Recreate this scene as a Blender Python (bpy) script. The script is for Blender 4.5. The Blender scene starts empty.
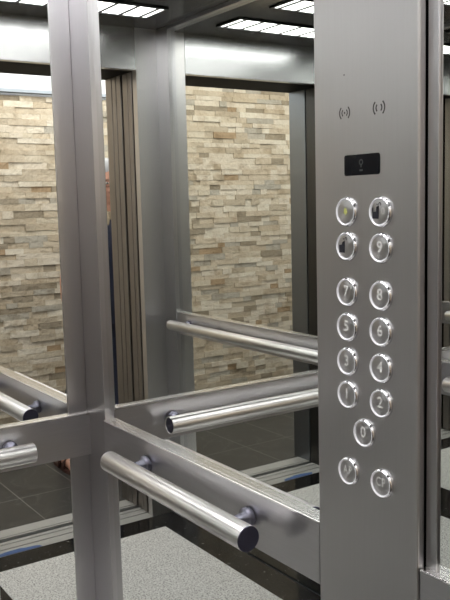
import bpy, bmesh, math, random
from mathutils import Vector, Matrix
random.seed(7)
PI = math.pi
SC = bpy.context.scene
COL = SC.collection

# ------------------------------------------------------------------ measures (metres)
W, D, H = 1.0305, 1.4354, 2.131          # cab inside: width (x), depth (y), height (z)
BT, BB, BP = 0.930, 0.834, 0.0150        # rail backing band: top, bottom, thickness
ST = 0.094                               # steel strip on the side walls beside each corner
CT = 0.058                               # steel strip on the back wall beside each corner
OX0, OX1 = 0.100, 0.917                  # door opening
HB = 1.957                               # underside of the door header
LY = 2.935                               # stone wall of the lobby
LZ = 2.55                                # lobby ceiling

# ------------------------------------------------------------------ materials
def mat(name):
    m = bpy.data.materials.new(name); m.use_nodes = True
    nt = m.node_tree; nt.nodes.clear()
    out = nt.nodes.new('ShaderNodeOutputMaterial')
    p = nt.nodes.new('ShaderNodeBsdfPrincipled')
    nt.links.new(p.outputs[0], out.inputs[0])
    return m, nt, p
def N(nt, t, **k):
    n = nt.nodes.new('ShaderNode' + t)
    for a, v in k.items():
        if hasattr(n, a): setattr(n, a, v)
        else: n.inputs[a].default_value = v
    return n
def ramp(nt, fac, stops):
    r = N(nt, 'ValToRGB'); e = r.color_ramp.elements
    while len(e) < len(stops): e.new(.5)
    for el, (p, c) in zip(e, stops):
        el.position = p; el.color = (*c, 1)
    nt.links.new(fac, r.inputs[0]); return r.outputs[0]
def flat(name, col, rough=.5, metal=0, emit=0, ecol=None, spec=None):
    m, nt, p = mat(name)
    n = N(nt, 'TexNoise'); n.inputs['Scale'].default_value = 14
    tc = N(nt, 'TexCoord'); nt.links.new(tc.outputs['Object'], n.inputs['Vector'])
    c = ramp(nt, n.outputs[0], [(.3, [x * .94 for x in col]), (.7, [min(1, x * 1.05) for x in col])])
    nt.links.new(c, p.inputs['Base Color'])
    p.inputs['Roughness'].default_value = rough; p.inputs['Metallic'].default_value = metal
    if spec is not None: p.inputs['Specular IOR Level'].default_value = spec
    if emit:
        p.inputs['Emission Color'].default_value = (*(ecol or col), 1)
        p.inputs['Emission Strength'].default_value = emit
    return m
def steel(name, col, rough, stretch=(60, 60, 1.5), aniso=.0, var=.03, bump=0):
    """brushed sheet steel: fine streaks along one axis, faint large smudges"""
    m, nt, p = mat(name)
    tc = N(nt, 'TexCoord')
    mp = N(nt, 'Mapping'); mp.inputs['Scale'].default_value = stretch
    nt.links.new(tc.outputs['Object'], mp.inputs['Vector'])
    n = N(nt, 'TexNoise'); n.inputs['Scale'].default_value = 6; n.inputs['Detail'].default_value = 3
    nt.links.new(mp.outputs[0], n.inputs['Vector'])
    big = N(nt, 'TexNoise'); big.inputs['Scale'].default_value = 5; big.inputs['Detail'].default_value = 2
    nt.links.new(tc.outputs['Object'], big.inputs['Vector'])
    c = ramp(nt, n.outputs[0], [(.3, [x * (1 - var) for x in col]), (.7, [min(1, x * (1 + var)) for x in col])])
    nt.links.new(c, p.inputs['Base Color'])
    mr = N(nt, 'MapRange'); mr.inputs['To Min'].default_value = rough * .96; mr.inputs['To Max'].default_value = rough * 1.05
    nt.links.new(big.outputs[0], mr.inputs[0]); nt.links.new(mr.outputs[0], p.inputs['Roughness'])
    p.inputs['Metallic'].default_value = 1
    if bump:
        b = N(nt, 'Bump'); b.inputs['Strength'].default_value = bump; b.inputs['Distance'].default_value = .002
        nt.links.new(n.outputs[0], b.inputs['Height']); nt.links.new(b.outputs[0], p.inputs['Normal'])
    return m

M = {}
M['mirror'] = steel('mirror_glass', (.89, .905, .89), .002, var=.0, bump=0)
M['panel'] = steel('brushed_panel_steel', (.60, .588, .592), .33, var=.012)
M['post'] = steel('brushed_post_steel', (.55, .543, .56), .28, var=.015)
M['band'] = steel('brushed_band_steel', (.62, .61, .63), .32, stretch=(3, 3, 90))
M['bright'] = steel('lit_edge_steel', (.84, .83, .83), .24, var=0)  # coloured paler than the band to stand for ceiling light on its top
def rail_steel(name, axis):
    m = steel(name, (.92, .90, .89), .30, var=0); nt = m.node_tree; p = nt.nodes['Principled BSDF']
    p.inputs['Anisotropic'].default_value = .8; p.inputs['Anisotropic Rotation'].default_value = .25
    t = N(nt, 'Tangent', direction_type='RADIAL', axis=axis); nt.links.new(t.outputs[0], p.inputs['Tangent'])
    return m
M['rail_x'] = rail_steel('polished_rail_steel_across', 'X'); M['rail_y'] = rail_steel('polished_rail_steel_along', 'Y')
M['cap'] = steel('shaded_cap_steel', (.15, .15, .22), .35)  # same steel as the rails, with the shadow put into the colour
M['mount'] = steel('bracket_steel', (.20, .20, .25), .34)
M['header'] = steel('header_steel', (.48, .48, .49), .25, stretch=(2, 2, 90))
M['door'] = steel('door_edge_steel', (.29, .265, .25), .38)  # warm tint stands in for the lobby stone reflected in the steel
M['frame'] = steel('landing_frame_steel', (.27, .29, .32), .35)
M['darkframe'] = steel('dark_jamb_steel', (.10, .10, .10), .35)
M['sill'] = steel('aluminium_sill', (.46, .46, .455), .45, stretch=(2, 80, 80)); M['sill'].node_tree.nodes['Principled BSDF'].inputs['Metallic'].default_value = .35
M['chrome'] = steel('chrome_ring', (.75, .75, .78), .16, var=.0, bump=0)
M['black'] = flat('black_void', (.004, .004, .004), .6, spec=.05)
M['glossblack'] = flat('gloss_black_glass', (.006, .006, .008), .25, spec=.15)
M['etch'] = flat('dark_etched_ink', (.05, .045, .045), .5)
M['sticker'] = flat('black_sticker', (.018, .018, .028), .35)
M['digit'] = flat('pale_engraving', (.80, .79, .78), .6)
M['dimdigit'] = flat('dim_display_segment', (.05, .055, .055), .6)
M['greenpaint'] = flat('yellow_green_paint', (.55, .56, .18), .5)
M['halo'] = flat('lit_button_rim', (.9, .9, .95), .25, emit=.05, ecol=(.95, .95, 1))
M['ceil'] = flat('gloss_black_ceiling', (.012, .011, .012), .16)
M['ceilbar'] = flat('black_louvre', (.010, .010, .010), .4)
M['led'] = flat('white_diffuser', (.9, .9, .9), .5, emit=13.0, ecol=(1, .985, .97))
M['white'] = flat('white_plaster', (.82, .83, .85), .8)
M['bluetrim'] = flat('pale_blue_trim', (.42, .47, .54), .4)
M['tape'] = flat('blue_masking_tape', (.06, .12, .30), .6)
M['shaft'] = flat('grey_board', (.18, .18, .18), .8)
M['blackgranite'] = None

def make_granite():
    m, nt, p = mat('light_granite')
    tc = N(nt, 'TexCoord')
    v = N(nt, 'TexVoronoi'); v.inputs['Scale'].default_value = 270
    n = N(nt, 'TexNoise'); n.inputs['Scale'].default_value = 150; n.inputs['Detail'].default_value = 4
    for x in (v, n): nt.links.new(tc.outputs['Object'], x.inputs['Vector'])
    a = ramp(nt, v.outputs['Color'], [(.0, (.16, .16, .16)), (.2, (.56, .55, .55)), (.42, (.82, .81, .80)), (.8, (.92, .91, .90))])
    b = ramp(nt, n.outputs[0], [(.36, (.42, .42, .42)), (.5, (1, 1, 1))])
    mx = N(nt, 'Mix', data_type='RGBA', blend_type='MULTIPLY'); mx.inputs[0].default_value = 1
    nt.links.new(a, mx.inputs[6]); nt.links.new(b, mx.inputs[7])
    nt.links.new(mx.outputs[2], p.inputs['Base Color']); p.inputs['Roughness'].default_value = .38
    return m
def make_black_granite():
    m, nt, p = mat('polished_black_granite')
    tc = N(nt, 'TexCoord')
    n = N(nt, 'TexNoise'); n.inputs['Scale'].default_value = 45; n.inputs['Detail'].default_value = 6
    nt.links.new(tc.outputs['Object'], n.inputs['Vector'])
    c = ramp(nt, n.outputs[0], [(.0, (.006, .006, .007)), (.66, (.012, .012, .013)), (.74, (.30, .30, .30))])
    nt.links.new(c, p.inputs['Base Color']); p.inputs['Roughness'].default_value = .10; p.inputs['Specular IOR Level'].default_value = .25
    return m
def make_tile():
    m, nt, p = mat('dark_veined_floor_tile')
    tc = N(nt, 'TexCoord'); mp = N(nt, 'Mapping')
    mp.inputs['Location'].default_value = (-.517, -2.035, 0)
    nt.links.new(tc.outputs['Object'], mp.inputs['Vector'])
    br = N(nt, 'TexBrick'); br.offset = 0; br.inputs['Scale'].default_value = 1
    br.inputs['Brick Width'].default_value = .30; br.inputs['Row Height'].default_value = .60
    br.inputs['Mortar Size'].default_value = .0022; br.inputs['Mortar Smooth'].default_value = .1
    nt.links.new(mp.outputs[0], br.inputs['Vector'])
    n = N(nt, 'TexNoise'); n.inputs['Scale'].default_value = 3.2; n.inputs['Detail'].default_value = 6; n.inputs['Distortion'].default_value = 1.6
    nt.links.new(tc.outputs['Object'], n.inputs['Vector'])
    vein = ramp(nt, n.outputs[0], [(.0, (.030, .030, .030)), (.485, (.046, .0455, .045)), (.5, (.080, .079, .077)), (.515, (.046, .0455, .045)), (.9, (.030, .030, .030))])
    mx = N(nt, 'Mix', data_type='RGBA'); nt.links.new(br.outputs['Fac'], mx.inputs[0]); nt.links.new(vein, mx.inputs[6])
    mx.inputs[7].default_value = (.22, .215, .205, 1)
    nt.links.new(mx.outputs[2], p.inputs['Base Color']); p.inputs['Roughness'].default_value = .34
    return m
def make_stone():
    m, nt, p = mat('split_face_ledger_stone')
    g = N(nt, 'NewGeometry'); tc = N(nt, 'TexCoord')
    r = ramp(nt, g.outputs['Random Per Island'], [
        (.0, (.60, .52, .41)), (.16, (.70, .63, .53)), (.34, (.52, .45, .35)), (.46, (.64, .57, .46)),
        (.60, (.47, .44, .38)), (.70, (.73, .67, .57)), (.82, (.54, .46, .35)), (.91, (.34, .29, .22)), (.975, (.42, .31, .20))])
    r.node.color_ramp.interpolation = 'CONSTANT'
    n = N(nt, 'TexNoise'); n.inputs['Scale'].default_value = 9; n.inputs['Detail'].default_value = 8; n.inputs['Roughness'].default_value = .68
    nt.links.new(tc.outputs['Object'], n.inputs['Vector'])
    mod = ramp(nt, n.outputs[0], [(.3, (.62, .56, .48)), (.5, (.95, .93, .9)), (.7, (1.0, 1.0, 1.0))])
    mx = N(nt, 'Mix', data_type='RGBA', blend_type='MULTIPLY'); mx.inputs[0].default_value = .85
    nt.links.new(r, mx.inputs[6]); nt.links.new(mod, mx.inputs[7])
    nt.links.new(mx.outputs[2], p.inputs['Base Color']); p.inputs['Roughness'].default_value = .85
    n2 = N(nt, 'TexNoise'); n2.inputs['Scale'].default_value = 38; n2.inputs['Detail'].default_value = 6
    nt.links.new(tc.outputs['Object'], n2.inputs['Vector'])
    b = N(nt, 'Bump'); b.inputs['Strength'].default_value = .7; b.inputs['Distance'].default_value = .012
    nt.links.new(n2.outputs[0], b.inputs['Height']); nt.links.new(b.outputs[0], p.inputs['Normal'])
    return m
def make_turned():
    """lathe-turned button face: anisotropic around its centre"""
    m, nt, p = mat('turned_button_steel')
    p.inputs['Base Color'].default_value = (.64, .63, .64, 1); p.inputs['Metallic'].default_value = 1
    p.inputs['Roughness'].default_value = .30; p.inputs['Anisotropic'].default_value = .9; p.inputs['Anisotropic Rotation'].default_value = .25
    t = N(nt, 'Tangent', direction_type='RADIAL', axis='X'); nt.links.new(t.outputs[0], p.inputs['Tangent'])
    return m
M['granite'] = make_granite(); M['blackgranite'] = make_black_granite()
M['tile'] = make_tile(); M['stone'] = make_stone(); M['turned'] = make_turned()

# ------------------------------------------------------------------ mesh helpers
def box(bm, x0, x1, y0, y1, z0, z1, bev=0):
    vs = [bm.verts.new((x, y, z)) for x in (x0, x1) for y in (y0, y1) for z in (z0, z1)]
    q = [(0, 1, 3, 2), (4, 6, 7, 5), (0, 4, 5, 1), (2, 3, 7, 6), (0, 2, 6, 4), (1, 5, 7, 3)]
    fs = [bm.faces.new([vs[i] for i in f]) for f in q]
    if bev:
        es = list({e for f in fs for e in f.edges})
        bmesh.ops.bevel(bm, geom=es, offset=bev, segments=3, profile=.5, affect='EDGES')
def frame_of(d):
    d = d.normalized(); a = Vector((0, 0, 1)) if abs(d.z) < .9 else Vector((1, 0, 0))
    u = d.cross(a).normalized(); return u, d.cross(u).normalized()
def lathe(bm, o, d, prof, n=40, close=(True, True)):
    """prof: (radius, distance along d) list"""
    o = Vector(o); d = Vector(d).normalized(); u, v = frame_of(d); rings = []
    for r, h in prof:
        rings.append([bm.verts.new(o + d * h + (u * math.cos(2*PI*i/n) + v * math.sin(2*PI*i/n)) * r) for i in range(n)])
    for a, b in zip(rings, rings[1:]):
        for i in range(n): bm.faces.new((a[i], a[(i+1) % n], b[(i+1) % n], b[i])).smooth = True
    if close[0]: bm.faces.new(rings[0][::-1])
    if close[1]: bm.faces.new(rings[-1])
def tube(bm, pts, radii, n=12):
    """tapered round tube through points, capped"""
    pts = [Vector(p) for p in pts]; rings = []
    for i, p in enumerate(pts):
        d = (pts[min(i+1, len(pts)-1)] - pts[max(i-1, 0)]); u, v = frame_of(d)
        rings.append([bm.verts.new(p + (u*math.cos(2*PI*k/n) + v*math.sin(2*PI*k/n)) * radii[i]) for k in range(n)])
    for a, b in zip(rings, rings[1:]):
        for k in range(n): bm.faces.new((a[k], a[(k+1) % n], b[(k+1) % n], b[k])).smooth = True
    bm.faces.new(rings[0][::-1]); bm.faces.new(rings[-1])
def prism(bm, prof, axis, a, b):
    """closed profile of (p,z) extruded along x (axis 0: p is y) or y (axis 1: p is x)"""
    f = (lambda p, z, t: (t, p, z)) if axis == 0 else (lambda p, z, t: (p, t, z))
    A = [bm.verts.new(f(p, z, a)) for p, z in prof]; B = [bm.verts.new(f(p, z, b)) for p, z in prof]
    n = len(prof)
    for i in range(n): bm.faces.new((A[i], A[(i+1) % n], B[(i+1) % n], B[i]))
    bm.faces.new(A[::-1]); bm.faces.new(B)
def ellipsoid(bm, c, r, seg=20, rot=None):
    m = Matrix.Translation(c) @ (rot or Matrix()) @ Matrix.Diagonal((*r, 1))
    bmesh.ops.create_uvsphere(bm, u_segments=seg, v_segments=seg*2//3, radius=1, matrix=m)
def obj(name, bm, m, parent=None, label=None):
    bmesh.ops.recalc_face_normals(bm, faces=bm.faces[:])
    me = bpy.data.meshes.new(name); bm.to_mesh(me); bm.free()
    me.materials.append(M[m] if isinstance(m, str) else m)
    o = bpy.data.objects.new(name, me); COL.objects.link(o)
    if parent: o.parent = parent; o.matrix_parent_inverse = Matrix.Translation(-Vector(parent.location))
    if label: o['label'] = label
    return o
def recenter(o, c):
    """move the origin of an unparented or parented mesh to world point c"""
    c = Vector(c); o.data.transform(Matrix.Translation(-c)); o.location = c; return o
def thing(name, label, cat, loc=(0, 0, 0), group=None):
    o = bpy.data.objects.new(name, None); COL.objects.link(o); o.location = loc
    o.empty_display_size = .05; o['label'] = label; o['category'] = cat
    if group: o['group'] = group
    return o
def tag(o, label, cat, group=None):
    o['label'] = label; o['category'] = cat
    if group: o['group'] = group
    return o
def struct(name, bm, m):
    o = obj(name, bm, m); o['kind'] = 'structure'; return o
def one(*a, **k):
    bm = bmesh.new(); box(bm, *a, **k); return bm

# ------------------------------------------------------------------ cab shell
WT = .03
struct('wall_back', one(-WT, W+WT, -WT-.006, -.006, 0, H), 'shaft')
struct('wall_right', one(-WT-.006, -.006, -.006, D, 0, H), 'shaft')
struct('wall_left', one(W+.013, W+WT+.013, -.006, D, 0, H), 'shaft')
struct('ceiling', one(-WT, W+WT, -WT, D+.13, H, H+.04), 'ceil')

def wall_mirror(bm, label):
    return tag(obj('wall_mirror', bm, 'mirror'), label, 'mirror')
wall_mirror(one(CT, W-CT, -.006, 0, 0, H), 'large mirror on the back wall, left of the steel corner strip')
bm = one(-.006, 0, ST, .806, 0, H)
wall_mirror(bm, 'full height mirror between the corner strip and the button panel')
wall_mirror(one(-.006, 0, 1.015, D-ST, 0, H), 'narrow mirror at the right edge, right of the button panel')
wall_mirror(one(W+.007, W+.0125, ST, D-ST, 0, H), 'mirror on the wall opposite the button panel, seen only reflected')

# steel strips beside the corners, standing a little proud of the mirrors
SP, SL = .012, .003
k = 1
for args, m in (((-.006, SP, 0, ST, 0, H), 'post'), ((SP, CT, -.006, SL, 0, H), 'post'),
                ((W-SP, W+.0125, 0, ST, 0, H), 'post'), ((W-CT, W-SP, -.006, SL, 0, H), 'post'),
                ((-.006, SP, D-ST, D, 0, H), 'post'), ((W-SP, W+.0125, D-ST, D, 0, H), 'post'),
                ((-.006, .004, .9975, 1.0145, 0, H), 'post'), ((-.006, .001, .807, .9970, 0, H), 'black')):
    struct('trim_%d' % k, one(*args, bev=.0012), m); k += 1

for x0, x1 in ((-.006, .016), (W-.016, W+.006)):
    struct('trim_%d' % k, one(x0, x1, ST+.001, D-ST-.001, H-.016, H, bev=.001), 'post'); k += 1

# front wall of the cab: two returns and the header
struct('wall_front_left', one(OX1, W+.006, D, D+.035, 0, H), 'panel')
struct('wall_front_right', one(-.006, OX0, D, D+.035, 0, H), 'panel')
bm = bmesh.new(); box(bm, OX0+.001, OX1-.001, D, D+.03, HB, H, bev=.0015)
struct('door_header', bm, 'header')
struct('trim_%d' % k, one(OX0, OX1, D+.031, 1.735, HB, HB+.03), 'black'); k += 1

# ------------------------------------------------------------------ cab floor
bm = one(.138, W-.122, .13, D-.129, -.02, 0)
struct('floor', bm, 'granite')
gx0, gx1, gy0, gy1 = .1372, W-.1212, .1292, D-.1282
bm = bmesh.new()
def mitre(pts):
    lo = [bm.verts.new((x, y, -.02)) for x, y in pts]; hi = [bm.verts.new((x, y, 0)) for x, y in pts]
    n = len(pts)
    for i in range(n): bm.faces.new((lo[i], lo[(i+1) % n], hi[(i+1) % n], hi[i]))
    bm.faces.new(lo[::-1]); bm.faces.new(hi)
g = .0012
mitre([(g, 0), (W-g, 0), (gx1-g, gy0), (gx0+g, gy0)])
mitre([(g, D), (gx0+g, gy1), (gx1-g, gy1), (W-g, D)])
mitre([(0, g), (gx0, gy0+g), (gx0, gy1-g), (0, D-g)])
mitre([(W, g), (W, D-g), (gx1, gy1-g), (gx1, gy0+g)])
struct('floor_border', bm, 'blackgranite')
struct('floor_base', one(-.03, W+.03, -.03, D, -.06, -.02), 'sill')

# door sill: two grooved aluminium halves with the dark gap between car and landing
def sill(y0, y1, grooves, label):
    t = thing('door_sill', label, 'door sill', (.55, (y0+y1)/2, -.02))
    ys = [y0] + [v for g_ in grooves for v in (g_-.0035, g_+.0035)] + [y1]
    for a, b in zip(ys[0::2], ys[1::2]): obj('tread', one(-.25, 1.5, a, b, -.02, -.0005), 'sill', t)
    obj('channel', one(-.25, 1.5, y0, y1, -.03, -.0195), 'black', t)
sill(1.4374, 1.575, (1.499, 1.548), 'grooved metal sill of the lift cab at the door')
sill(1.610, 1.704, (1.625,), 'grooved metal sill of the landing beyond the dark gap')
bm = bmesh.new()
pts = [(.222, 1.4385), (.398, 1.4385), (.392, 1.455), (.376, 1.462), (.335, 1.466), (.313, 1.474), (.252, 1.471), (.205, 1.458)]
lo = [bm.verts.new((x, y, -.0002)) for x, y in pts]; hi = [bm.verts.new((x, y, .0006)) for x, y in pts]
for i in range(len(pts)): bm.faces.new((lo[i], lo[(i+1) % 8], hi[(i+1) % 8], hi[i]))
bm.faces.new(hi); bm.faces.new(lo[::-1])
tag(obj('tape_strip', bm, 'tape'), 'torn strip of blue masking tape stuck on the door sill', 'tape')

# ------------------------------------------------------------------ cab ceiling lights
slots = [(.130, .224), (.237, .330), (.343, .436), (.449, .539), (.552, .655), (.668, .742), (.756, .828), (.842, .862)]
for (y0, y1), lab in (((1.085, 1.238), 'slotted white ceiling light nearest the door'),
                      ((.725, .868), 'slotted white ceiling light in the middle of the cab ceiling'),
                      ((.365, .508), 'slotted white ceiling light nearest the back mirror')):
    t = thing('ceiling_light', lab, 'light', (.506, (y0+y1)/2, H), 'slotted lights of the cab ceiling')
    bm = bmesh.new()
    xs = [.118] + [v for s in slots for v in s] + [.874]
    for a, b in zip(xs[0::2], xs[1::2]): box(bm, a, b, y0, y1, H-.006, H)
    box(bm, .118, .874, y0-.01, y0, H-.006, H); box(bm, .118, .874, y1, y1+.01, H-.006, H)
    obj('louvre_frame', bm, 'ceilbar', t)
    for a, b in slots: obj('diffuser', one(a+.0005, b-.0005, y0+.0005, y1-.0005, H-.004, H-.0005), 'led', t)

# ------------------------------------------------------------------ backing bands and handrails
def band(axis, sgn, off, a, b, label):
    t = thing('backing_band', label, 'wall panel', (off, (a+b)/2, BB) if axis == 1 else ((a+b)/2, off, BB))
    P = lambda v: off + sgn*v
    bm = bmesh.new()
    prism(bm, [(P(-.0004), BB), (P(BP-.001), BB), (P(BP), BB+.001), (P(BP), BT-.0035), (P(-.0004), BT-.0035)], axis, a, b)
    obj('plate', bm, 'band', t)
    bm = bmesh.new()
    prism(bm, [(P(0), BT-.0035), (P(BP), BT-.0035), (P(BP), BT-.001), (P(BP-.001), BT-.0002), (P(.0075), BT-.0002), (P(.0065), BT-.0022),
               (P(.0052), BT-.0022), (P(.0044), BT), (P(0), BT)], axis, a, b)
    obj('top_edge', bm, 'bright', t, 'polished top edge, ceiling light painted into its pale colour')
band(1, 1, 0, ST, .806, 'brushed steel band behind the short handrail, left of the button panel')
band(1, 1, 0, .9985, D-ST, 'short end of steel band at the lower right, beside the button panel')
band(0, 1, 0, SP, W-SP, 'brushed steel band on the back wall, running left from the corner')
band(1, -1, W+.007, ST, D-ST, 'steel band on the wall opposite the button panel, seen reflected')

RR, RX, RZ = .0205, .065, .880
def rail(axis, sgn, off, a, b, mounts, label, hollow=False):
    c = off + sgn*RX
    Q = (lambda t, p, z: Vector((p, t, z))) if axis == 1 else (lambda t, p, z: Vector((t, p, z)))
    root = thing('handrail', label, 'handrail', Q((a+b)/2, off + sgn*BP, RZ), 'brushed steel handrails')
    d = Q(1, 0, 0)
    bm = bmesh.new(); L = b-a
    lathe(bm, Q(a, c, RZ), d, [(RR-.0022, .012), (RR-.0022, .0005), (RR-.0008, 0), (RR, .001), (RR, L-.001), (RR-.0008, L), (RR-.0022, L-.0005), (RR-.0022, L-.012)], 48, (False, False))
    obj('rail_tube', bm, 'rail_x' if axis == 0 else 'rail_y', root)
    for s, dd in ((a+.0015, 1), (b-.0015, -1)):
        bm = bmesh.new(); lathe(bm, Q(s, c, RZ), d*dd, [(RR-.0025, 0), (RR-.0025, .008)] if hollow else [(RR-.0008, -.0025), (RR-.0002, -.0018), (RR-.0002, -.0016), (RR-.0025, -.0015), (RR-.0025, .006)], 40)
        obj('end_cap', bm, 'cap', root, 'end cap, shadow painted into its dark colour')
    for mt in mounts:
        bm = bmesh.new()
        o = Q(mt, off + sgn*(BP+.0004), RZ+.005); e = Q(mt, c - sgn*(RR-.006), RZ); dr = e-o; ln = dr.length
        lathe(bm, o, dr, [(.0165, 0), (.0165, .009), (.0150, .0115), (.0105, .0125), (.0105, ln)], 28)
        obj('wall_bracket', bm, 'mount', root, 'round bracket joining rail to band')
rail(1, 1, 0, .218, .698, (.290, .634), 'short steel handrail in front of the mirror, left of the button panel')
rail(0, 1, 0, .164, W-.164, (.200, W-.200), 'steel handrail on the back wall, cut by the left picture edge', True)
rail(1, -1, W+.007, .19, 1.316, (.30, 1.24), 'long steel handrail opposite the button panel, seen only reflected')

# ------------------------------------------------------------------ button panel
PT, PY0, PY1 = .0175, .8085, .9962
cp = thing('control_panel', 'tall brushed steel lift panel with fifteen round buttons and black display', 'control panel', (0, .9036, .02))
bm = bmesh.new(); box(bm, .0042, PT, PY0, PY1, .02, H-.02, bev=.0028)
obj('faceplate', bm, 'panel', cp)
obj('backing_box', one(.001, .0042, PY0+.006, PY1-.006, .04, H-.04), 'black', cp)

def arcs(bm, y, z, r, th, a0, a1, x=PT, n=14, h=.0003):
    """flat ring segment standing on the panel face"""
    vin = []; vout = []
    for i in range(n+1):
        a = a0 + (a1-a0)*i/n
        vin.append(bm.verts.new((x+h, y+(r-th/2)*math.cos(a), z+(r-th/2)*math.sin(a))))
        vout.append(bm.verts.new((x+h, y+(r+th/2)*math.cos(a), z+(r+th/2)*math.sin(a))))
    for i in range(n): bm.faces.new((vin[i], vout[i], vout[i+1], vin[i+1]))
def quad(bm, x, y0, y1, z0, z1):
    bm.faces.new([bm.verts.new(v) for v in ((x, y0, z0), (x, y1, z0), (x, y1, z1), (x, y0, z1))])
def disc(bm, x, y, z, r, n=16):
    bm.faces.new([bm.verts.new((x, y+r*math.cos(2*PI*i/n), z+r*math.sin(2*PI*i/n))) for i in range(n)])
A = math.radians
bm = bmesh.new()                              # left symbol ((.))
for s in (0, PI):
    arcs(bm, .8695, 1.502, .0095, .0019, s-A(48), s+A(48)); arcs(bm, .8695, 1.502, .0050, .0017, s-A(50), s+A(50))
disc(bm, PT+.0003, .8695, 1.502, .0013)
obj('speaker_symbol', bm, 'etch', cp, 'dark sound wave symbol with a centre dot')
bm = bmesh.new()                              # right symbol (( ))
for s in (0, PI):
    arcs(bm, .9315, 1.502, .0098, .0021, s-A(50), s+A(50)); arcs(bm, .9315, 1.502, .0050, .0021, s-A(52), s+A(52))
obj('speaker_symbol', bm, 'etch', cp, 'dark sound wave symbol with an open centre')
bm = bmesh.new(); disc(bm, PT+.0003, .869, 1.550, .0011)
obj('pin_hole', bm, 'etch', cp, 'tiny dark hole')
# display window with rounded corners
bm = bmesh.new()
def rounded(y0, y1, z0, z1, r):
    P = []
    for cy_, cz_, s in ((y1-r, z1-r, 0), (y0+r, z1-r, 90), (y0+r, z0+r, 180), (y1-r, z0+r, 270)):
        for i in range(6): a = A(s+18*i); P.append((cy_+r*math.cos(a), cz_+r*math.sin(a)))
    return P
P = rounded(.8685, .9328, 1.4210, 1.4475, .003)
va = [bm.verts.new((PT-.001, y, z)) for y, z in P]; vb = [bm.verts.new((PT+.0006, y, z)) for y, z in P]
for i in range(len(P)): bm.faces.new((va[i], va[(i+1) % len(P)], vb[(i+1) % len(P)], vb[i]))
bm.faces.new(vb)
dsp = obj('display_window', bm, 'glossblack', cp, 'black rectangular display window')
bm = bmesh.new()                              # faint unlit symbol in the display: round figure over a short bar
arcs(bm, .9000, 1.4375, .0030, .0014, 0, 2*PI, x=PT+.0006, n=20); quad(bm, PT+.0009, .8990, .9010, 1.4310, 1.4345)
quad(bm, PT+.0009, .8970, .9030, 1.4262, 1.4284)
obj('display_symbol', bm, 'dimdigit', dsp)

def text_bm(txt, size, y, z, x):
    cu = bpy.data.curves.new('engraving', 'FONT'); cu.body = txt; cu.size = size; cu.offset = size*(.004 if len(txt) > 1 else .016); cu.space_character = 1.2 if len(txt) > 1 else 1
    cu.align_x = 'CENTER'; cu.align_y = 'CENTER'
    tmp = bpy.data.objects.new('engraving', cu); COL.objects.link(tmp)
    dg = bpy.context.evaluated_depsgraph_get(); dg.update()
    me = bpy.data.meshes.new_from_object(tmp.evaluated_get(dg))
    bpy.data.objects.remove(tmp); bpy.data.curves.remove(cu)
    bm = bmesh.new(); bm.from_mesh(me); bpy.data.meshes.remove(me)
    wx = .74 if len(txt) > 1 else 1
    bm.transform(Matrix(((0, 0, 1, x), (wx, 0, 0, y), (0, 1, 0, z), (0, 0, 0, 1))))   # text x -> world y, text y -> world z
    return bm
BH = .0044
def button(y, z, txt=None, size=.020, sticker=None, bell=False, braille=True, label=None, dz=.001):
    bm = bmesh.new()
    lathe(bm, (PT-.001, y, z), (1, 0, 0), [(.0196, 0), (.0196, .0025), (.0190, .0042), (.0176, BH+.001)], 48, (True, False))
    b = obj('push_button', bm, 'chrome', cp, label)
    bm = bmesh.new()
    lathe(bm, (PT, y, z), (1, 0, 0), [(.0176, BH), (.0171, BH+.0004), (.0166, BH+.0002), (.0161, BH-.0010), (.0152, BH-.0014)], 48, (False, False))
    obj('lit_rim', bm, 'halo', b, 'bright white rim')
    bm = bmesh.new()
    lathe(bm, (PT, y, z), (1, 0, 0), [(.0160, BH-.0040), (.0160, BH-.0016), (.0155, BH-.0014), (.006, BH-.0013), (.001, BH-.0013)], 48)
    f = obj('button_face', bm, 'turned', b)
    fx = PT+BH-.0009
    if txt: obj('engraved_number' if txt.isdigit() else 'engraved_letters', text_bm(txt, size, y + (.006 if sticker else 0), z+dz, fx), 'digit', b)
    if braille:
        bm = bmesh.new()
        for dy, dz_ in ((-.003, -.0095), (0, -.0095), (.003, -.0095), (-.0015, -.0118)): disc(bm, fx, y+dy, z+dz_, .0006, 8)
        obj('braille_dots', bm, 'digit', b)
    if sticker:
        bm = bmesh.new()
        pts = [(-.0118, -.0080), (-.0020, -.0082), (-.0015, .0080), (-.0050, .0066), (-.0056, .0008), (-.0108, .0004), (-.0112, .0058), (-.0124, .0056)] if sticker == 1 else \
              [(-.0118, -.0082), (-.0018, -.0082), (-.0020, .0074), (-.0060, .0058), (-.0074, .0022), (-.0124, .0018)]
        lo = [bm.verts.new((fx-.0002, y+a, z+c)) for a, c in pts]; hi = [bm.verts.new((fx+.0003, y+a, z+c)) for a, c in pts]
        for i in range(len(pts)): bm.faces.new((lo[i], lo[(i+1) % len(pts)], hi[(i+1) % len(pts)], hi[i]))
        bm.faces.new(hi)
        obj('black_patch', bm, 'sticker', b, 'black patch covering part of the button')
        bm = bmesh.new(); arcs(bm, y+.001, z+.0100, .0018, .0012, A(-60), A(200), x=fx, n=8); quad(bm, fx+.0003, y-.005, y-.0022, z+.0092, z+.0104)
        obj('scratched_mark', bm, 'etch', b)
    if bell:
        bm = bmesh.new()
        pts = [(-.0045, -.002), (.0045, -.002), (.0030, -.0005), (.0028, .003), (.0010, .0055), (-.0010, .0055), (-.0028, .003), (-.0030, -.0005)]
        bm.faces.new([bm.verts.new((fx, y+a, z+c)) for a, c in pts]); disc(bm, fx, y, z-.0032, .0011)
        obj('alarm_symbol', bm, 'greenpaint', b, 'faded yellow green alarm bell')
    return b
button(.8730, 1.3745, bell=True, braille=False, label='top left button with a faded yellow green bell')
button(.9350, 1.3740, '0', .012, sticker=1, braille=False, label='top right button with a black patch')
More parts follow.
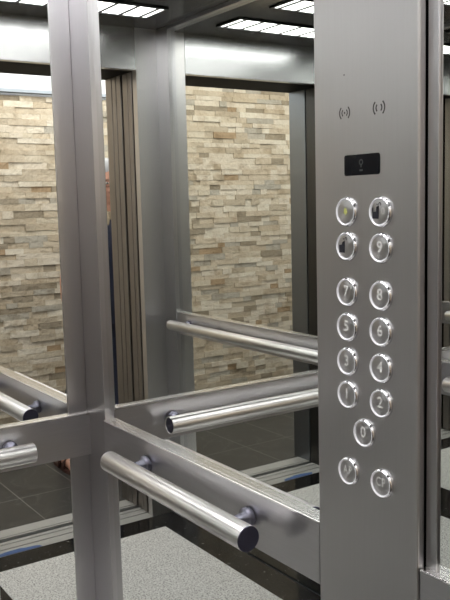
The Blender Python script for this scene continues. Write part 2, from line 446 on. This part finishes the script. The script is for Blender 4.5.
button(.8730, 1.3295, sticker=2, braille=False, label='second left button with a black patch')
button(.9350, 1.3290, '9', .020, label='button engraved 9')
for y, col in ((.8730, ((1.2690, '7'), (1.2222, '5'), (1.1755, '3'), (1.1303, '1'))),
               (.9350, ((1.2690, '8'), (1.2228, '6'), (1.1760, '4'), (1.1300, '2')))):
    for z, tx in col: button(y, z, tx, label='button engraved ' + tx)
button(.9040, 1.0840, '0', .020, label='single button centred below the two columns')
button(.8735, 1.0240, 'AP', .0170, dz=.002, label='bottom left button engraved AP')
button(.9358, 1.0240, 'CP', .0170, dz=.002, label='bottom right button engraved CP')

# ------------------------------------------------------------------ doors stacked open beside the opening, landing frame
for y0, y1, kind, lab in ((1.488, 1.521, 'car_door_panel', 'open cab door panel, first of the stack beside the door opening'),
                          (1.525, 1.569, 'car_door_panel', 'open cab door panel, second of the stack beside the door opening'),
                          (1.588, 1.629, 'landing_door_panel', 'open landing door panel just beyond the dark gap'),
                          (1.634, 1.672, 'landing_door_panel', 'open landing door panel nearest the landing frame')):
    bm = bmesh.new(); box(bm, OX1+.0005, 1.48, y0, y1, .006, HB+.02, bev=.003)
    tag(obj(kind, bm, 'door'), lab, 'door')
struct('trim_%d' % k, one(OX1+.012, 1.50, D+.036, 1.675, .004, HB+.02), 'black'); k += 1
lf = thing('landing_door_frame', 'steel frame around the landing side of the lift door', 'door frame', (.51, 1.70, 0))
bm = bmesh.new(); box(bm, OX1, 1.06, 1.676, 1.735, 0, HB+.10, bev=.003); obj('jamb', bm, 'door', lf)
bm = bmesh.new(); box(bm, -.06, .100, 1.605, 1.735, 0, HB+.10, bev=.003); obj('jamb', bm, 'frame', lf, 'bluish grey jamb')
bm = bmesh.new(); box(bm, .101, OX1-.001, 1.736, 1.755, HB+.004, HB+.10, bev=.002); obj('head', bm, 'frame', lf)
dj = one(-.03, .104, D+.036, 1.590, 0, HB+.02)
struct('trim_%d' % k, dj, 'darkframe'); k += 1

# ------------------------------------------------------------------ lobby
X0, X1 = -2.2, 3.2
struct('lobby_floor', one(X0, X1, 1.705, LY+.3, -.05, 0), 'tile')
struct('lobby_ceiling', one(X0, X1, 1.75, LY+.3, LZ, LZ+.05), 'white')
bm = bmesh.new()
box(bm, X0, -.061, 1.65, 1.745, 0, LZ); box(bm, 1.061, X1, 1.68, 1.745, 0, LZ); box(bm, -.061, 1.061, 1.66, 1.735, HB+.101, LZ)
struct('wall_landing', bm, 'white')
struct('wall_lobby_right', one(X0-.05, X0, 1.65, LY+.3, 0, LZ), 'white')
struct('wall_lobby_left', one(X1, X1+.05, 1.65, LY+.3, 0, LZ), 'white')
struct('wall_lobby_back', one(X0, X1, LY+.045, LY+.3, 0, LZ), 'white')
# split-face stone: every strip a block of its own depth, all one cladding
bm = bmesh.new(); rnd = random.Random(3); z = 0
SX0, SX1, STOP = -.90, X1, 2.045
while z < LZ-.01:
    h = rnd.choice((.030, .033, .036, .038, .042)); x = SX0 - (0 if z == 0 else 0)
    h = min(h, LZ-z)
    end = SX1 if z+h <= STOP+.006 else .55
    first = True
    while x < end-.001:
        l = rnd.choice((.06, .08, .10, .12, .15, .18, .21)) * rnd.uniform(.85, 1.15)
        if first: l *= rnd.uniform(.4, 1); first = False
        if end-x-l < .05: l = end-x
        d_ = rnd.uniform(0, .010)
        box(bm, x+.0004, x+l-.0004, LY-d_, LY+.044, z+.0004, z+h-.0004)
        x += l
    z += h
struct('wall_stone', bm, 'stone')
struct('trim_%d' % k, one(.56, X1, LY-.03, LY+.03, 2.052, 2.070), 'bluetrim'); k += 1
struct('trim_%d' % k, one(-.96, -.902, LY-.02, LY+.04, 0, LZ), 'bluetrim'); k += 1

# ------------------------------------------------------------------ person waiting in the lobby
M['skin'] = flat('warm_skin', (.56, .30, .22), .5)
M['hair'] = flat('grey_hair', (.42, .43, .46), .7)
M['navy'] = flat('navy_cloth', (.016, .020, .045), .85)
M['patterned'] = flat('beige_patterned_cloth', (.36, .29, .20), .85)
M['leather'] = flat('brown_sandal_leather', (.06, .025, .02), .5)
M['eyewhite'] = flat('eye_white', (.7, .68, .65), .3)
M['iris'] = flat('dark_iris', (.02, .015, .012), .2)
PX, PYY = 1.128, 2.22
def voxel(name, bm, m, parent, size, smooth=4):
    o = obj(name, bm, m)
    r = o.modifiers.new('r', 'REMESH'); r.mode = 'VOXEL'; r.voxel_size = size; r.use_smooth_shade = True
    s = o.modifiers.new('s', 'SMOOTH'); s.iterations = smooth; s.factor = .5
    dg = bpy.context.evaluated_depsgraph_get(); dg.update()
    me = bpy.data.meshes.new_from_object(o.evaluated_get(dg)); old = o.data
    o.modifiers.clear(); o.data = me; bpy.data.meshes.remove(old)
    o.parent = parent; o.matrix_parent_inverse = Matrix.Translation(-Vector(parent.location))
    return o
def V(x, y, z): return Vector((PX+x, PYY+y, z))      # person space: faces -y, own right hand at -x
per = thing('person', 'grey haired person in dark clothing and sandals standing outside the lift door', 'person', (PX, PYY, 0))
FR, FL = (-.24, .12), (-.05, -.14)                       # feet
bm = bmesh.new()
# trunk
tube(bm, [V(0, .01, .80), V(0, .01, .90), V(0, .0, 1.02), V(0, 0, 1.16), V(0, .01, 1.27), V(0, .01, 1.33)], [.125, .145, .135, .145, .14, .08], 20)
for v in bm.verts: v.co.x = PX + (v.co.x-PX)*1.18; v.co.y = PYY + (v.co.y-PYY)*.82
tube(bm, [V(0, .01, 1.28), V(0, .0, 1.36), V(0, -.01, 1.42)], [.075, .056, .056], 16)
# head: skull, face, jaw, nose, ears, brow, lips
ellipsoid(bm, V(0, .0, 1.525), (.076, .094, .098)); ellipsoid(bm, V(0, -.035, 1.462), (.058, .056, .062))
ellipsoid(bm, V(0, -.060, 1.425), (.030, .026, .022))
tube(bm, [V(0, -.086, 1.520), V(0, -.100, 1.492), V(0, -.110, 1.472)], [.009, .012, .016], 10)
for s in (-1, 1):
    ellipsoid(bm, V(.078*s, .012, 1.495), (.012, .022, .034)); ellipsoid(bm, V(.032*s, -.082, 1.527), (.026, .012, .009))
    ellipsoid(bm, V(.018*s, -.097, 1.470), (.009, .012, .009)); ellipsoid(bm, V(.045*s, -.060, 1.470), (.024, .024, .022))
ellipsoid(bm, V(0, -.086, 1.446), (.024, .010, .006)); ellipsoid(bm, V(0, -.084, 1.436), (.021, .010, .006))
# arms and hands with five fingers
for s in (-1, 1):
    sh, el, wr = V(.180*s, .01, 1.265), V(.225*s, .03, 1.00), V(.235*s, -.03, .775)
    tube(bm, [V(.11*s, .01, 1.28), sh, sh.lerp(el, .5), el, el.lerp(wr, .3), wr], [.06, .056, .046, .037, .038, .025], 14)
    pm = V(.236*s, -.042, .725)
    tube(bm, [wr, wr.lerp(pm, .5), pm, V(.236*s, -.050, .690)], [.024, .028, .031, .024], 12)
    for j, (dy, ln) in enumerate(((-.030, .066), (-.010, .074), (.010, .069), (.028, .054))):
        b0 = V(.236*s, -.048+dy, .694); k1 = b0 + Vector((-.006*s, -.003, -ln*.45)); k2 = k1 + Vector((-.016*s, -.004, -ln*.42))
        tube(bm, [b0, k1, k2], [.0095, .0088, .0072], 8)
    t0 = V(.226*s, -.062, .735); tube(bm, [t0, t0+Vector((-.012*s, -.022, -.026)), t0+Vector((-.020*s, -.030, -.056))], [.012, .0105, .0085], 8)
# legs and feet
for s, (fx_, fy_) in ((-1, FR), (1, FL)):
    hip, kn, an = V(.085*s, .01, .82), V(fx_*.75+.02*s, -.01, .45), V(fx_, fy_+.02, .085)
    tube(bm, [hip, hip.lerp(kn, .5), kn, kn.lerp(an, .35), an], [.082, .070, .052, .050, .034], 16)
    tube(bm, [an+Vector((0, .045, -.045)), an+Vector((0, 0, -.035)), an+Vector((0, -.08, -.042)), an+Vector((0, -.145, -.055))], [.026, .034, .034, .026], 12)
    for j in range(5):
        t = Vector((an.x + s*(-.026+.013*j), an.y-.150, .025)); tube(bm, [t+Vector((0, .02, .004)), t+Vector((0, -.018+.004*j, -.004))], [.010 if j else .013, .008 if j else .011], 8)
voxel('body', bm, 'skin', per, .0065, 3)
for s in (-1, 1):
    bm = bmesh.new(); ellipsoid(bm, V(.031*s, -.0855, 1.5085), (.0125, .009, .0065), 12); e = obj('eye', bm, 'eyewhite', per)
    bm = bmesh.new(); ellipsoid(bm, V(.031*s, -.0925, 1.5085), (.0052, .003, .0052), 10); obj('iris', bm, 'iris', e)
bm = bmesh.new()
ellipsoid(bm, V(0, .010, 1.562), (.084, .094, .082)); ellipsoid(bm, V(0, .055, 1.50), (.076, .055, .075))
for s in (-1, 1): ellipsoid(bm, V(.070*s, .01, 1.535), (.016, .045, .05))
voxel('hair', bm, 'hair', per, .006, 3)
bm = bmesh.new()
for s in (-1, 1):
    c = V(.033*s, -.105, 1.507)
    vs = [c+Vector((.024*math.cos(2*PI*i/20), 0, .018*math.sin(2*PI*i/20))) for i in range(21)]
    tube(bm, vs, [.0013]*21, 6); tube(bm, [c+Vector((.024*s, 0, .004)), V(.080*s, .01, 1.512)], [.0013, .0013], 6)
tube(bm, [V(-.010, -.106, 1.510), V(.010, -.106, 1.510)], [.0013, .0013], 6)
obj('glasses', bm, 'iris', per)
bm = bmesh.new()
tube(bm, [V(0, .01, .86), V(0, .01, .95), V(0, 0, 1.05), V(0, 0, 1.16), V(0, .01, 1.26), V(0, .01, 1.32), V(0, .008, 1.352)], [.160, .160, .152, .158, .156, .112, .074], 24)
for v in bm.verts: v.co.x = PX + (v.co.x-PX)*1.2; v.co.y = PYY + (v.co.y-PYY)*.85
for s in (-1, 1):
    tube(bm, [V(.176*s, .01, 1.275), V(.190*s, .014, 1.19), V(.206*s, .02, 1.10)], [.060, .060, .056], 16)
    ellipsoid(bm, V(.165*s, .01, 1.265), (.072, .066, .060)); ellipsoid(bm, V(.085*s, .01, 1.286), (.110, .078, .058))
voxel('shirt', bm, 'navy', per, .010, 4)
bm = bmesh.new(); tube(bm, [V(0, .008, 1.325), V(0, .002, 1.372)], [.094, .069], 20)
for s in (-1, 1): tube(bm, [V(.025*s, -.066, 1.365), V(.040*s, -.098, 1.325), V(.05*s, -.118, 1.295)], [.012, .013, .008], 8)
voxel('collar', bm, 'patterned', per, .006, 2)
bm = bmesh.new()
tube(bm, [V(0, .01, .93), V(0, .01, .86), V(0, .01, .78)], [.150, .158, .135], 22)
for v in bm.verts: v.co.x = PX + (v.co.x-PX)*1.15; v.co.y = PYY + (v.co.y-PYY)*.85
for s, (fx_, fy_) in ((-1, FR), (1, FL)):
    hip, kn, an = V(.085*s, .01, .82), V(fx_*.75+.02*s, -.01, .45), V(fx_, fy_+.02, .12)
    tube(bm, [hip, hip.lerp(kn, .5), kn, an], [.095, .084, .068, .058], 16)
voxel('trousers', bm, 'navy', per, .010, 4)
for s, (fx_, fy_) in ((-1, FR), (1, FL)):
    an = V(fx_, fy_+.02, 0)
    bm = bmesh.new()
    P = [(-.034, .075), (.034, .075), (.038, 0), (.046, -.10), (.040, -.165), (.0, -.185), (-.040, -.165), (-.046, -.10), (-.038, 0)]
    lo = [bm.verts.new((an.x+a, an.y+b, .0005)) for a, b in P]; hi = [bm.verts.new((an.x+a, an.y+b, .015)) for a, b in P]
    for i in range(len(P)): bm.faces.new((lo[i], lo[(i+1) % 9], hi[(i+1) % 9], hi[i]))
    bm.faces.new(hi); bm.faces.new(lo[::-1])
    for yy, hh in ((-.085, .082), (-.03, .098)):
        pts = [an+Vector((-.045, yy, .01)), an+Vector((-.040, yy, .05)), an+Vector((-.018, yy, hh)), an+Vector((.018, yy, hh)), an+Vector((.040, yy, .05)), an+Vector((.045, yy, .01))]
        tube(bm, pts, [.008]*6, 8)
    obj('sandal', bm, 'leather', per)

# ------------------------------------------------------------------ light
def area(name, loc, rot, sx, sy, e, col=(1, 1, 1)):
    l = bpy.data.lights.new(name, 'AREA'); l.shape = 'RECTANGLE'; l.size = sx; l.size_y = sy; l.energy = e; l.color = col
    o = bpy.data.objects.new(name, l); COL.objects.link(o); o.location = loc; o.rotation_euler = rot; return o
area('lobby_lamp', (.2, 2.25, LZ-.02), (0, 0, 0), 3.8, .7, 42, (1, .95, .88))
area('added_wall_wash_light', (1.9, 2.60, LZ-.02), (A(20), 0, 0), 2.4, .15, 12, (1, .99, .97))  # unseen lamp, added to brighten the white wall above the stone
w = bpy.data.worlds.new('World'); SC.world = w; w.use_nodes = True
bg = w.node_tree.nodes['Background']; bg.inputs[0].default_value = (.8, .85, .9, 1); bg.inputs[1].default_value = .05

# ------------------------------------------------------------------ camera
yaw, pit, rol, f = 4.1203, -.1182, -.0254, 810.25
fw = Vector((math.cos(yaw)*math.cos(pit), math.sin(yaw)*math.cos(pit), math.sin(pit)))
r = fw.cross(Vector((0, 0, 1))).normalized(); u = r.cross(fw)
r2 = r*math.cos(rol) + u*math.sin(rol); u2 = -r*math.sin(rol) + u*math.cos(rol)
cd = bpy.data.cameras.new('camera'); cam = bpy.data.objects.new('camera', cd); COL.objects.link(cam)
cd.sensor_fit = 'VERTICAL'; cd.sensor_height = 24; cd.lens = f/600*24; cd.clip_start = .02
mw = Matrix((r2, u2, -fw)).transposed().to_4x4(); mw.translation = (.7485, 1.6675, 1.3892)
cam.matrix_world = mw; SC.camera = cam

SC.view_settings.view_transform = 'Standard'; SC.view_settings.look = 'None'
SC.view_settings.exposure = 0
SC.cycles.max_bounces = 16; SC.cycles.glossy_bounces = 14; SC.cycles.diffuse_bounces = 4
SC.cycles.sample_clamp_indirect = 4
